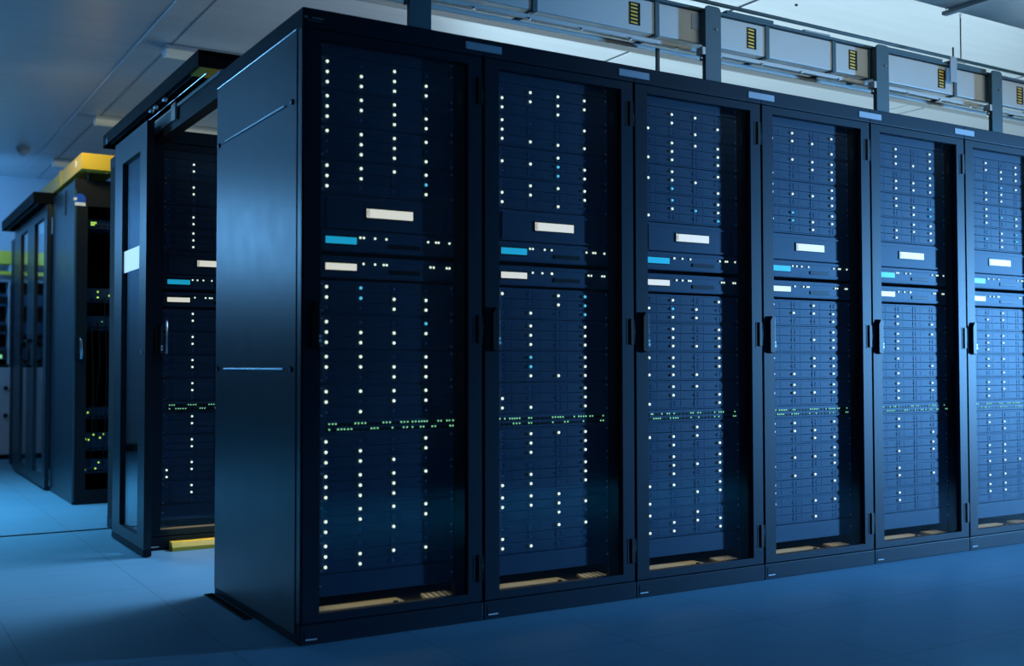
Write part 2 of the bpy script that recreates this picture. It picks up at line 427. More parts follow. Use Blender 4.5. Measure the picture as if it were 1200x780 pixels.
P3T = [0.122, 0.130, 0.180, 0.210, 0.222, 0.248, 0.345, 0.357, 0.385, 0.400, 0.484, 0.510, 0.522, 0.535, 0.606]
P3B = [0.135, 0.148, 0.160, 0.172, 0.228, 0.245, 0.258, 0.270, 0.345, 0.390, 0.484, 0.508, 0.598, 0.610]

def c4(a, b, c, d=None):
    """columns (top to bottom) to rows"""
    cols = [a, b, c, d]
    return [''.join(q[i] for q in cols) for i in range(3)]
PAT = {
 1: [['1010','1111','1111'], ['1110','1111','1011'], ['1111','0110','0111'], ['1111','110t','1001'],
     ['1t00','1t11','0011'], ['100t','1111','1110'], ['1101','1111','0011'], ['1111','1011','0100'],
     ['1001','1101','1110'], ['1111','1110','1110'], ['0111','1101','1010'], ['1000','1111','1100']],
 2: [['0111','1111','1010'], ['1001','1000','1111'], ['0010','11t1','00t1'], ['0111','1101','1010'],
     ['101t','001t','010t'], ['0101','0101','0101'], ['0t01','0t01','0111'], ['0001','1001','1101'],
     ['0111','0101','0101'], ['0001','0101','1101'], ['1110','1111','0010'], ['0011','1000','1100']],
 3: [['0110','0101','1010'], ['0111','0101','1101'], ['0101','1110','0t01'], ['0t01','01t1','100t'],
     ['0101','1t10','0110'], ['0101','0101','0111'], ['1101','0101','1110'], ['0110','0101','1001'],
     ['0011','1110','0101'], ['0101','0111','0101'], ['1101','0011','1000'], ['1010','0111','1101']],
 4: [c4('010','110','010','101'), c4('001','100','110','111'), c4('110','010','010','111'), c4('010','tt0','011','110'),
     c4('100','010','110','011'), c4('010','000','010','111'), c4('101','001','110','111'), c4('010','110','010','110'),
     c4('110','110','011','101'), c4('001','010','010','111'), c4('011','100','100','010'), c4('100','000','101','100')],
 5: [c4('011','111','001','111'), c4('110','011','011','111'), c4('010','110','011','0tt'), c4('100','011','110','111'),
     c4('011','011','000','001'), c4('110','111','000','100'), c4('001','101','000','010'), c4('010','111','000','110'),
     c4('110','110','000','001'), c4('010','010','000','110'), c4('001','110','000','010'), c4('100','110','000','000')],
 6: [c4('110','110','011','111'), c4('010','011','t11','100'), c4('101','111','0t0','011'), c4('110','0t0','111','tt0'),
     c4('011','010','110','000'), c4('101','111','110','000'), c4('010','110','101','000'), c4('100','111','110','000'),
     c4('110','110','011','000'), c4('011','011','011','000'), c4('101','101','101','100'), c4('010','110','110','000')],
 7: [c4('000','110','000','000'), c4('000','110','000','000'), c4('000','011','010','000'), c4('000','111','000','000'),
     c4('000','110','010','000'), c4('000','110','000','000'), c4('000','110','000','000'), c4('000','110','000','000'),
     c4('000','110','000','000'), c4('000','110','000','000'), c4('011','110','000','000'), c4('000','110','000','000')],
}
POS = {1: 'corner cabinet of the front row', 2: 'second cabinet from the corner', 3: 'third cabinet from the corner',
       4: 'fourth cabinet from the corner', 5: 'fifth cabinet from the corner', 6: 'sixth cabinet, at the right edge',
       7: 'cabinet behind the front row'}

def fill(n, cx, cy):
    where = POS[n]
    for i, zt in enumerate(Z_TOP):
        server(cx, cy, zt, PAT[n][i], '%s drive server from the top in the %s' % (ORD[i], where), 'drive servers with rows of status lights')
    d = thing('display_unit', 'vented panel with white screen in the %s' % where, 'display unit', (cx, cy + EY, 1.540), 'vented display panels')
    link('vented_panel', ME_DISP, d); link('screen', ME_SCR, d)['label'] = 'small lit white screen'
    for zz, me, xs, colr in ((1.433, ME_TABC, S1, 'cyan'), (1.337, ME_TABW, S2, 'white')):
        s = thing('network_appliance', 'flat appliance with lit %s screen in the %s' % (colr, where), 'network appliance', (cx, cy + EY, zz), 'appliances with small lit screens')
        link('appliance_body', ME_SW, s); link('screen', me, s)['label'] = 'small lit %s screen' % colr
        xs2 = xs if n in (1, 7) else [x for x in xs]
        for q, x in enumerate(xs2):
            if n > 1 and q == (n % 3): x += 0.012
            link('status_light', ME_W, s, (x, -0.003, 0.014 if q < 4 else 0.014))
    p = thing('port_switch', 'slim switch with two rows of green lights in the %s' % where, 'switch', (cx, cy + EY, 0.757), 'port switches with green lights')
    link('switch_body', ME_PSW, p)
    T, B = {1: (P1T, P1B), 2: (P2T, P2B), 3: (P3T, P3B), 4: (P2T, P3B), 5: (P3T, P1B), 6: (P1T, P3T), 7: (P1T, P1B)}[n]
    for x in T: link('port_light', ME_G, p, (x, -0.003, 0.010))
    for x in B: link('port_light', ME_G, p, (x, -0.003, -0.010))
    for zz, me, w in ((2.138, ME_BLT, 'top'), (0.190, ME_BLB, 'bottom')):
        o = link('blanking_panel', me, None, (cx, cy + EY, zz))
        tag(o, 'dark perforated blanking panel at the %s of the %s' % (w, where), 'blanking panel', 'blanking panels')
    # base fitting: pale brush plates on the cabinet floor with a warm lamp above
    d_ = bpy.data.lights.new('base_lamp', 'AREA'); d_.shape = 'RECTANGLE'; d_.size = 0.50; d_.size_y = 0.05
    d_.energy = 0.08; d_.color = (1.0, 0.88, 0.62)
    lo = bpy.data.objects.new('base_lamp', d_); COL.objects.link(lo); lo.location = (cx + 0.36, cy + 0.11, 0.147)

# ------------------------------------------------------------------ cabinet prototype
def cabinet_body():
    b = MB(); t = 0.018
    b.box(0.003, 0.003 + t, 0.03, RD, 0.0725, 2.245, INNER)                    # side skins
    b.box(RW - 0.003 - t, RW - 0.003, 0.03, RD, 0.0725, 2.245, INNER)
    b.box(0.003 + t, RW - 0.003 - t, RD - 0.02, RD, 0.0725, 2.245, INNER)      # back
    b.box(0.003 + t, RW - 0.003 - t, 0.03, RD - 0.02, 2.185, 2.245, INNER)     # roof
    b.box(0.003 + t, RW - 0.003 - t, 0.03, RD - 0.02, 0.0725, 0.086, INNER)    # floor
    # front mounting rails left and right of the equipment
    b.box(0.024, EX0 - 0.001, 0.052, 0.072, 0.086, 2.185, INNER)
    b.box(EX1 + 0.004, RW - 0.024, 0.052, 0.072, 0.086, 2.185, INNER)
    return b.obj('cabinet_shell')
def make_cabinet():
    r = thing('server_cabinet', 'x', 'server cabinet')
    sh = cabinet_body(); sh.parent = r
    MB().box(0.0, RW - 0.001, 0.0, RD, 2.1815, RH, CAB, 0.003).obj('roof_fascia', r)
    pl = MB().box(0.0, RW - 0.003, 0.0, RD, 0.0, 0.070, CAB, 0.003)
    pl.box(0.016, 0.066, -0.0012, 0.001, 0.012, 0.052, CAB, 0.0005); pl.box(0.020, 0.062, -0.0018, 0.001, 0.018, 0.0215, TRIMM)
    pl.obj('plinth', r)
    dr = MB().frame(0.006, RW - 0.008, 0.0755, 2.1765, 0.070, 0.671, 0.106, 2.1425, 0.0, 0.028, CAB, 0.002)
    dr.box(RW - 0.045, RW - 0.040, -0.0012, 0.0004, 1.985, 2.095, INNER)
    dr.box(RW - 0.045, RW - 0.040, -0.0012, 0.0004, 0.150, 0.250, INNER)
    dr.box(RW - 0.045, RW - 0.040, -0.0012, 0.0004, 1.060, 1.175, INNER)
    door = dr.obj('door', r)
    MB().box(0.064, 0.677, 0.014, 0.018, 0.100, 2.148, GLASS).obj('glass_pane', door)['label'] = 'clear glass pane'
    h = MB()
    h.prism([(0.036, 1.040), (0.062, 1.032), (0.062, 1.203), (0.050, 1.203), (0.036, 1.180)], -0.013, -0.003, BLACK)
    h.box(0.042, 0.060, -0.004, 0.001, 1.055, 1.085, BLACK); h.box(0.042, 0.060, -0.004, 0.001, 1.150, 1.180, BLACK)
    h.box(0.0620, 0.0690, -0.009, -0.003, 1.045, 1.195, GALVD, 0.001)
    hd = h.obj('door_handle', door)
    MB().cyl((0.0655, -0.013, 1.066), (0.0655, -0.008, 1.066), 0.0065, TRIMM).cyl((0.0655, -0.013, 1.082), (0.0655, -0.008, 1.082), 0.0055, TRIMM).obj('key_lock', hd)['label'] = 'bright metal lock'
    for z0, z1 in ((1.990, 2.095), (1.064, 1.173), (0.150, 0.252)):
        MB().box(RW - 0.026, RW - 0.009, -0.005, 0.001, z0, z1, BLACK, 0.001).cyl((RW - 0.007, -0.003, z0), (RW - 0.007, -0.003, z1), 0.003, BLACK, 8).obj('hinge', r)
    # pale plates on the cabinet floor
    MB().box(0.060, 0.438, 0.030, 0.150, 0.0865, 0.096, CREAM, 0.001).cyl((0.40, 0.07, 0.096), (0.40, 0.07, 0.101), 0.010, BLACK).obj('brush_plate', r)['label'] = 'pale cream plate'
    s = MB(); s.prism([(0.505, 0.035), (0.66, 0.035), (0.66, 0.16), (0.545, 0.16)], 0.0865, 0.096, CREAMD, 'z')
    for q in range(5): s.prism([(0.525 + q * 0.024, 0.04), (0.531 + q * 0.024, 0.04), (0.551 + q * 0.024, 0.15), (0.545 + q * 0.024, 0.15)], 0.096, 0.098, WHITE, 'z')
    s.obj('slotted_plate', r)['label'] = 'pale plate with white slats'
    # ring latch on the inner wall
    MB().tube([(0.655 + 0.006 * math.sin(a), 0.044, 2.02 + 0.028 * math.cos(a)) for a in [math.pi * 2 * q / 16 for q in range(17)]], 0.0016, GALVD, 6).obj('cable_loop', r)
    return r
CLAB = ['black server cabinet at the corner, with its broad side panel showing',
        'black glass-door cabinet second from the near corner of the front row',
        'blue-lit glass-door cabinet third from the near corner of the front row',
        'blue-lit glass-door cabinet fourth from the near corner of the front row',
        'blue-lit glass-door cabinet fifth from the near corner of the front row',
        'glass-door cabinet cut by the right edge of the photo, sixth in the front row']
proto = make_cabinet()
cabs = [proto] + [dup(proto) for _ in range(5)]
for n, c in enumerate(cabs):
    c.location = (n * RW, 0, 0); c['label'] = CLAB[n]; c['group'] = 'server cabinets in the front row'

# side panel of the corner cabinet
def side_panel(parent):
    p = MB().box(-0.004, 0.0025, 0.046, RD - 0.008, 0.032, 2.176, PANEL, 0.002)
    p.box(-0.0015, 0.003, 0.002, 0.040, 0.075, 2.178, PANEL, 0.001)
    sp = p.obj('side_panel', parent); sp['label'] = 'broad blue-black side panel'
    for z in (1.927, 0.966):
        MB().box(-0.011, -0.004, 0.165, 0.895, z - 0.0035, z + 0.0035, CHROME, 0.0028).obj('trim_strip', sp)['label'] = 'thin bright horizontal strip'
        for y in (0.090, 0.990):
            MB().cyl((-0.009, y, z), (-0.004, y, z), 0.010, BLACK, 14).cyl((-0.011, y, z - 0.004), (-0.009, y, z - 0.004), 0.005, STEEL, 10).obj('quarter_turn_screw', sp)
    MB().box(-0.007, -0.002, 0.05, RD - 0.01, 2.177, 2.181, CHROME, 0.0015).obj('edge_strip', sp)['label'] = 'thin bright edge along the top'
    return sp
side_panel(proto)
# badge at the corner cabinet's upper left: unreadable bright outline
bg = MB(); bg.box(0.006, 0.078, -0.003, 0.0, 2.196, 2.216, BLACK, 0.001)
bg.box(0.006, 0.016, -0.005, -0.002, 2.210, 2.218, STEEL, 0.001); bg.box(0.034, 0.076, -0.005, -0.002, 2.213, 2.2165, STEEL)
bg.box(0.014, 0.072, -0.0045, -0.002, 2.200, 2.208, GALVD, 0.001)
bg.obj('maker_badge', proto)['label'] = 'small dark badge with bright edge'

LAB = ['between the first and second cabinets', 'between the second and third cabinets', 'between the third and fourth cabinets',
       'between the fourth and fifth cabinets', 'between the fifth and sixth cabinets']
lm = MB().box(-0.080, 0.082, -0.0022, -0.0002, 2.2005, 2.229, STICK, 0.0005).mesh('label_strip')
for n in range(5):
    o = link('label_strip', lm, None, ((n + 1) * RW, 0, 0))
    tag(o, 'pale blue-grey label strip on the roof edge %s' % LAB[n], 'label', 'label strips along the roof edge')
for n in range(6): fill(n + 1, n * RW, 0.0)

# floor grille beside the corner cabinet
g = MB(); g.frame(-0.046, -0.008, 0.492, 1.030, -0.042, -0.012, 0.50, 1.022, 0, 0.004, BLACK)
fr = g.bm
for v in fr.verts: v.co = Vector((v.co.x, v.co.z, 0.001 + v.co.y))
g.box(-0.043, -0.011, 0.497, 1.025, 0.0005, 0.002, RUBBER)
for q in range(26): g.box(-0.042, -0.012, 0.505 + q * 0.02, 0.511 + q * 0.02, 0.0015, 0.0045, BLACK)
tag(g.obj('floor_grille'), 'narrow black floor grille along the foot of the corner cabinet side panel', 'grille')

# ------------------------------------------------------------------ second row: cabinet, sliding aisle door, header
b7 = dup(proto)
for ch in list(b7.children_recursive):
    if ch.name.split('.')[0] in ('side_panel', 'maker_badge', 'trim_strip', 'quarter_turn_screw', 'edge_strip'): bpy.data.objects.remove(ch)
b7.location = (0, BY, 0); b7['label'] = 'black cabinet behind the front row, half hidden, beside the sliding door'
b7['category'] = 'server cabinet'
if 'group' in b7: del b7['group']
fill(7, 0.0, BY)
# its tall grip
hb = MB().tube([(0.088, BY - 0.002, 1.225), (0.088, BY - 0.03, 1.215), (0.088, BY - 0.03, 1.05), (0.088, BY - 0.002, 1.04)], 0.005, STEEL)
ho = hb.obj('grip'); ho.parent = b7; ho.matrix_parent_inverse = Matrix.Translation((0, -BY, 0)); ho['label'] = 'thin bright grip'
# yellow sill along its foot
o = MB().prism([(BY - 0.075, 0.001), (BY - 0.004, 0.001), (BY - 0.004, 0.045), (BY - 0.055, 0.045), (BY - 0.075, 0.02)], 0.115, 1.4, YEL, 'x').obj('cable_duct')
d_ = bpy.data.lights.new('sill_lamp', 'AREA'); d_.shape = 'RECTANGLE'; d_.size = 1.0; d_.size_y = 0.02; d_.energy = 0.35; d_.color = (1.0, 0.72, 0.35)
lo = bpy.data.objects.new('sill_lamp', d_); COL.objects.link(lo); lo.location = (0.62, BY - 0.03, 0.12)
tag(o, 'yellow floor duct along the foot of the cabinet behind the front row', 'cable duct')

def leaf(x0, x1, y0, y1, z0, z1, gy0, gy1, gz0, gz1, parent, name='door_leaf'):
    """door leaf lying in the YZ plane"""
    m = MB(); m.frame(y0, y1, z0, z1, gy0, gy1, gz0, gz1, x0, x1, PANEL, 0.002)
    for v in m.bm.verts: v.co = Vector((v.co.y, v.co.x, v.co.z))
    return m.obj(name, parent)
t = thing('sliding_door', 'sliding glass aisle door with a pale sticker, pushed open beside the second cabinet', 'door')
lf = leaf(-0.060, -0.022, 2.085, 2.860, 0.040, 2.245, 2.235, 2.665, 0.100, 2.110, t)
MB().box(-0.044, -0.038, 2.228, 2.672, 0.094, 2.116, GLASS2).obj('glass_pane', lf)['label'] = 'tall narrow glass pane'
MB().box(-0.0475, -0.0445, 2.238, 2.662, 1.497, 1.617, WHITE).obj('sticker', lf)['label'] = 'plain pale blue-white sticker'
MB().box(-0.062, -0.020, 2.083, 2.862, 0.006, 0.036, CAB, 0.002).obj('bottom_rail', t)
MB().cyl((-0.068, 2.15, 1.05), (-0.060, 2.15, 1.05), 0.012, STEEL).obj('lock', lf)

t = thing('door_header', 'black sliding-door track housing above the gap behind the corner cabinet', 'door header')
hd = MB(); hd.box(-0.055, 0.150, 1.145, 3.25, 2.352, 2.378, HOOD, 0.003)        # top
hd.box(-0.055, -0.046, 1.145, 3.25, 2.308, 2.353, HOOD, 0.002); hd.box(0.135, 0.150, 1.145, 3.25, 2.256, 2.353, HOOD, 0.002)
hd.box(-0.055, 0.150, 1.145, 1.155, 2.302, 2.353, BLACK); hd.box(-0.055, 0.150, 3.24, 3.25, 2.300, 2.353, HOOD)
hd.obj('housing', t)
MB().box(-0.038, 0.06, 1.16, 1.34, 2.306, 2.316, YEL).obj('tag_plate', t)['label'] = 'small yellow plate under the near end'
MB().box(-0.020, -0.014, 1.30, 3.2, 2.318, 2.350, GALVD, 0.002).obj('inner_rail', t)
MB().box(0.000, 0.006, 1.22, 3.15, 2.294, 2.300, CHROME, 0.0015).obj('guide_wire', t)['label'] = 'thin bright guide rail'
MB().box(0.012, 0.036, 1.045, 2.27, 2.260, 2.276, GALV, 0.003).obj('upper_beam', t)
MB().box(0.020, 0.080, 1.04, 2.27, 2.165, 2.258, BLACK, 0.003).obj('header_beam', t)
bk = MB().box(0.004, 0.018, 1.78, 1.86, 2.20, 2.285, GALV, 0.002).cyl((0.002, 1.82, 2.27), (0.006, 1.82, 2.27), 0.012, STEEL)
bk.box(0.008, 0.018, 1.86, 2.22, 2.205, 2.262, GALVD, 0.002); bk.obj('track_bracket', t)['label'] = 'grey steel bracket'
for yy in (1.83, 2.02, 2.11):
    MB().cyl((-0.044, yy, 2.312), (-0.024, yy, 2.312), 0.022, CHROME, 14).cyl((-0.046, yy, 2.312), (-0.044, yy, 2.312), 0.008, BLACK, 8).obj('roller', t)
MB().cyl((-0.0575, 3.14, 2.325), (-0.054, 3.14, 2.325), 0.018, STEEL, 14).obj('end_cap_screw', t)

# ------------------------------------------------------------------ third row
t = thing('server_cabinet', 'open black cabinet full of cables in the third row, with a round blue sticker', 'server cabinet')
H3 = 2.31
b = MB()
b.box(0.004, 0.024, CY + 0.03, CY + 1.03, 0.0, H3, PANEL, 0.002)
b.box(RW - 0.02, RW, CY + 0.03, CY + 1.03, 0.0, H3, INNER)
b.box(0.024, RW - 0.02, CY + 1.0, CY + 1.03, 0.0, H3, INNER)
b.box(0.024, RW - 0.02, CY + 0.03, CY + 1.0, H3 - 0.03, H3, INNER)
b.box(0.024, RW - 0.02, CY + 0.03, CY + 1.0, 0.0, 0.08, INNER)
b.obj('cabinet_shell', t)
fr_ = MB().frame(0.0, RW, 0.005, H3, 0.085, RW - 0.06, 0.10, H3 - 0.19, CY, CY + 0.03, INNER, 0.002)
fr_.box(-0.002, 0.010, CY - 0.002, CY + 0.004, 0.02, H3 - 0.08, GALVD, 0.001)
fo = fr_.obj('front_frame', t)
MB().tube([(0.040, CY, 1.18), (0.040, CY - 0.035, 1.165), (0.046, CY - 0.035, 1.04), (0.046, CY, 1.02)], 0.010, STEEL).obj('handle', fo)['label'] = 'bright curved handle'
st = MB().cyl((0.030, CY - 0.003, 2.165), (0.030, CY, 2.165), 0.040, BLUEST, 24); st.box(-0.004, 0.068, CY - 0.004, CY - 0.001, 2.118, 2.142, WHITE)
st.box(-0.012, 0.010, CY - 0.004, CY - 0.001, 2.155, 2.175, WHITE)
st.obj('round_sticker', fo)['label'] = 'round blue sticker with a white strip'
MB().box(0.0, 0.030, CY + 0.40, CY + 0.44, 2.10, 2.28, BLACK).obj('side_slot', t)
# gear in the open cabinet
def cgear(z0, z1, label, lights, m=GEAR):
    q = thing('network_switch', label, 'switch', (0, CY + 0.10, 0), 'switches in the open cabinet')
    w = MB().box(0.095, 0.640, 0, 0.35, z0, z1, m, 0.002)
    for i in range(12): w.box(0.12 + i * 0.04, 0.15 + i * 0.04, -0.002, 0.001, z0 + 0.01, z0 + 0.022, BLACK)
    w.obj('switch_body', q)
    for (x, z, me) in lights: link('status_light', me, q, (x, -0.004, z))
ME_Ys = lamp_mesh('led_lime_small', LEDY, 0.0060)
cgear(1.975, 2.040, 'topmost switch of the open cabinet, with a short lime light bar', [(0.128, 2.015, ME_Ys), (0.142, 2.015, ME_Ys), (0.156, 2.015, ME_Ys), (0.142, 2.000, ME_Ys), (0.128, 2.0, ME_Ys)])
cgear(1.44, 1.54, 'second switch from the top of the open cabinet', [(0.175, 1.515, ME_Ys), (0.175, 1.475, ME_Ys), (0.255, 1.49, ME_Ys)])
cgear(1.24, 1.34, 'third switch from the top of the open cabinet', [(0.205, 1.30, ME_G)])
cgear(0.60, 0.68, 'fourth switch from the top of the open cabinet, with one lime light', [(0.115, 0.645, ME_Ys)])
cgear(0.37, 0.50, 'fifth switch from the top of the open cabinet, with several lime lights',
      [(0.100, 0.455, ME_Ys), (0.122, 0.45, ME_Ys), (0.155, 0.485, ME_Ys), (0.200, 0.462, ME_Ys), (0.226, 0.487, ME_Ys)])
cgear(0.21, 0.31, 'lowest switch of the open cabinet, with three lime lights', [(0.098, 0.235, ME_Ys), (0.170, 0.243, ME_Ys), (0.192, 0.284, ME_Ys)])
rnd = random.Random(3)
for q in range(9):
    x0 = 0.13 + 0.045 * q; z0 = rnd.choice([1.48, 1.29, 2.0, 1.48]); z1 = rnd.choice([0.64, 0.44, 0.26])
    pts = []
    for i in range(15):
        u = i / 14
        pts.append((x0 + 0.012 * math.sin(math.pi * u * (1 + q % 2)) , CY + 0.092 - 0.035 * math.sin(math.pi * u), z0 + (z1 - z0) * u))
    o = MB().tube(pts, 0.0045, CABLEG if q % 3 == 0 else CABLE).obj('patch_cable')
    tag(o, 'thin dark patch cable hanging down in the open third-row cabinet', 'cable', 'patch cables in the open cabinet')

# yellow cable tray above the third row
t = thing('cable_tray', 'yellow plastic cable tray running back above the open third-row cabinet', 'cable tray')
b = MB(); b.box(0.020, 0.028, 4.40, 7.2, 2.372, 2.478, YEL, 0.002); b.box(0.262, 0.270, 4.40, 7.2, 2.372, 2.478, YEL, 0.002)
b.box(0.020, 0.270, 4.40, 7.2, 2.366, 2.374, YEL, 0.001); b.box(0.028, 0.262, 4.40, 4.408, 2.374, 2.478, YEL)
b.obj('trough', t)
for x in (0.07, 0.19): MB().cyl((x, 4.43, 2.350), (x, 4.43, 2.366), 0.010, YEL, 10).obj('peg', t)
for y in (4.6, 6.9): MB().box(0.10, 0.13, y, y + 0.03, 2.31, 2.366, GALVD).obj('support_foot', t)
MB().cyl((0.0165, 4.62, 2.43), (0.020, 4.62, 2.43), 0.025, WHITE, 18).obj('round_sticker', t)
MB().box(0.015, 0.024, 5.25, 5.33, 2.362, 2.486, YEL, 0.002).obj('coupler', t)

# closed double aisle door behind the third-row cabinet
t = thing('double_door', 'closed pair of narrow glass aisle doors with ring handles at the far left', 'door')
for y0, y1, g0, g1, hy, nm in ((5.555, 6.42, 5.70, 6.23, 6.36, 0), (6.425, 7.50, 6.64, 7.08, 6.50, 1)):
    lf = leaf(-0.035, -0.002, y0, y1, 0.020, 2.258, g0, g1, 0.11, 2.17, t)
    MB().box(-0.020, -0.015, g0 - 0.01, g1 + 0.01, 0.10, 2.18, GLASS2).obj('glass_pane', lf)
    s = -1 if nm == 0 else 1
    pts = [(-0.037, hy - s * 0.0, 1.20), (-0.075, hy, 1.195), (-0.075, hy + s * 0.14, 1.165), (-0.075, hy + s * 0.17, 1.12), (-0.075, hy + s * 0.17, 1.07), (-0.075, hy + s * 0.14, 1.02), (-0.075, hy, 0.985), (-0.037, hy, 0.98)]
    MB().tube(pts, 0.012, BLACK).obj('ring_handle', lf)
MB().box(0.0, 0.03, 5.548, 7.52, 0.0, 0.018, CAB, 0.002).obj('threshold', t)
t = thing('door_header', 'dark blue-black track housing over the far double door', 'door header')
b = MB(); b.box(-0.135, 0.08, 5.56, 7.65, 2.325, 2.352, HOOD, 0.003); b.box(-0.135, -0.125, 5.56, 7.65, 2.262, 2.326, HOOD, 0.002)
b.box(0.07, 0.08, 5.56, 7.65, 2.312, 2.326, HOOD); b.box(-0.125, 0.07, 5.56, 5.57, 2.262, 2.326, HOOD); b.box(-0.125, 0.07, 7.64, 7.65, 2.262, 2.326, HOOD)
b.obj('housing', t)
MB().box(-0.10, -0.08, 5.58, 7.62, 2.27, 2.325, GALVD).obj('inner_rail', t)
# cabinet beyond the double door
t = thing('server_cabinet', 'far dark cabinet beyond the closed double door', 'server cabinet')
b = MB().box(0.035, 0.75, 7.54, 8.35, 0.0, 2.25, CAB, 0.004); b.obj('cabinet_shell', t)
MB().box(0.10, 0.70, 7.52, 7.54, 0.1, 2.15, INNER).obj('door', t)
# gear seen through the double door: a lit pair of green lights
t = thing('network_switch', 'small switch with two green lights seen through the far double door', 'switch')
MB().box(0.30, 0.75, 5.90, 6.20, 1.35, 1.50, GEAR, 0.002).obj('switch_body', t)
MB().box(0.50, 0.60, 6.0, 6.10, 0.0, 1.35, GEAR, 0.002).obj('pedestal', t)
for z in (1.45, 1.40): MB().ball((0.296, 6.05, z), 0.011, LEDY, 0.6, 1, 1).obj('status_light', t)

# equipment against the back wall, far left
t = thing('equipment_cabinet', 'low white cabinet with two black knobs against the back wall, far left', 'cabinet')
MB().box(-0.55, 0.118, 8.92, 9.27, 0.05, 0.965, WHITEP, 0.006).box(-0.54, 0.110, 8.93, 9.26, 0.0, 0.05, BLACK).obj('body', t)
for z in (0.46, 0.75): MB().cyl((0.06, 8.90, z), (0.06, 8.92, z), 0.022, BLACK, 14).obj('knob', t)
t = thing('patch_rack', 'open rack of green cables standing on the low white cabinet', 'rack')
b = MB(); b.box(-0.50, 0.10, 9.0, 9.25, 0.967, 1.00, INNER, 0.003); b.box(0.085, 0.10, 9.0, 9.25, 1.0, 1.90, WHITEP, 0.002); b.box(-0.50, -0.485, 9.0, 9.25, 1.0, 1.90, WHITEP, 0.002)
b.box(-0.485, 0.085, 9.22, 9.25, 1.0, 1.90, INNER); b.box(-0.485, 0.085, 9.0, 9.22, 1.88, 1.90, WHITEP)
b.obj('rack_frame', t)
for z in (1.05, 1.32, 1.62):
    w = MB().box(-0.47, 0.07, 9.02, 9.2, z, z + 0.13, GEAR, 0.003)
    w.box(-0.02, 0.06, 9.012, 9.02, z + 0.03, z + 0.10, BLACK if z > 1.3 else CABLEG); w.obj('patch_panel', t)
for z in (1.09, 1.075): MB().ball((0.02, 9.008, z), 0.012, LEDG).obj('status_light', t)
t = thing('cable_tray', 'yellow cable tray high on the back wall at the far left', 'cable tray')
b = MB(); b.box(-0.9, 0.14, 8.90, 8.91, 2.06, 2.20, YEL, 0.002); b.box(-0.9, 0.14, 8.91, 9.08, 2.06, 2.07, YEL); b.box(-0.9, 0.14, 9.07, 9.08, 2.07, 2.20, YEL)
b.box(-0.9, 0.14, 8.905, 8.915, 1.945, 1.985, YEL, 0.002); b.obj('trough', t)
for x in (-0.7, 0.08): MB().box(x, x + 0.03, 8.92, 9.299, 1.985, 2.058, WHITEP).obj('wall_bracket', t)

# ------------------------------------------------------------------ overhead: busbar trunking, posts, rails above the front row
TY = 0.335
BANDY = 1.82
BANDM = mat('shade_band_grey', (0.20, 0.21, 0.21), 0.6)  # grey of the strip that stands for shade on the ceiling
t = thing('busbar_trunking', 'long grey steel trunking on posts above the front row', 'trunking')
edges = [-0.6, 0.45, 1.19, 1.876, 2.59, 3.075, 3.355, 4.08, 4.82, 5.56, 6.3]
for i in range(len(edges) - 1):
    MB().box(edges[i] + 0.003, edges[i + 1] - 0.003, TY, TY + 0.16, 2.535, 2.690, GALV, 0.004).obj('trunking_section', t)
for x in edges[1:-1]:
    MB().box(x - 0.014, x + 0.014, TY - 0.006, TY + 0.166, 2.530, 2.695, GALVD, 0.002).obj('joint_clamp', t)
STK = [1.715 + 0.739 * q for q in range(-1, 5)]
for i, x in enumerate(STK):
    w = MB().box(x, x + 0.062, TY - 0.0025, TY - 0.0005, 2.562, 2.668, BLACK)
    for q in range(6): w.prism([(x + 0.006, 2.569 + q * 0.017), (x + 0.045, 2.567 + q * 0.017), (x + 0.045, 2.574 + q * 0.017), (x + 0.006, 2.576 + q * 0.017)], TY - 0.0035, TY - 0.0024, YEL)
    w.obj('warning_label', t)['label'] = 'black label with short yellow bars'
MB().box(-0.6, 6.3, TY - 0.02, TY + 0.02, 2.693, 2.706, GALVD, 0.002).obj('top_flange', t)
for x0, x1 in ((2.30, 2.62), (3.48, 3.95), (4.0, 4.35)):
    MB().box(x0, x1, TY - 0.02, TY + 0.10, 2.706, 2.722, GALVD, 0.003).obj('cover_plate', t)
MB().box(2.88, 3.08, TY + 0.02, TY + 0.14, 2.70, 2.735, STICK, 0.008).obj('tap_off_cover', t)
MB().box(2.09, 2.15, TY - 0.003, TY - 0.0005, 2.60, 2.675, STICK).obj('paper_label', t)
# lower cable rails
for dy, nm, rl in ((0.36, 'front', 2.505), (0.47, 'rear', 2.508)):
    w = MB().box(-0.6, 6.3, dy, dy + 0.018, rl, rl + 0.020, GALV, 0.003)
    if nm == 'front':
        for q in range(24): w.cyl((-0.5 + q * 0.28, dy, rl + 0.003), (-0.5 + q * 0.28, dy, rl - 0.008), 0.006, STEEL, 8)
    tag(w.obj('support_rail'), ('front' if nm == 'front' else 'rear') + ' steel support rail under the long overhead trunking', 'rail')
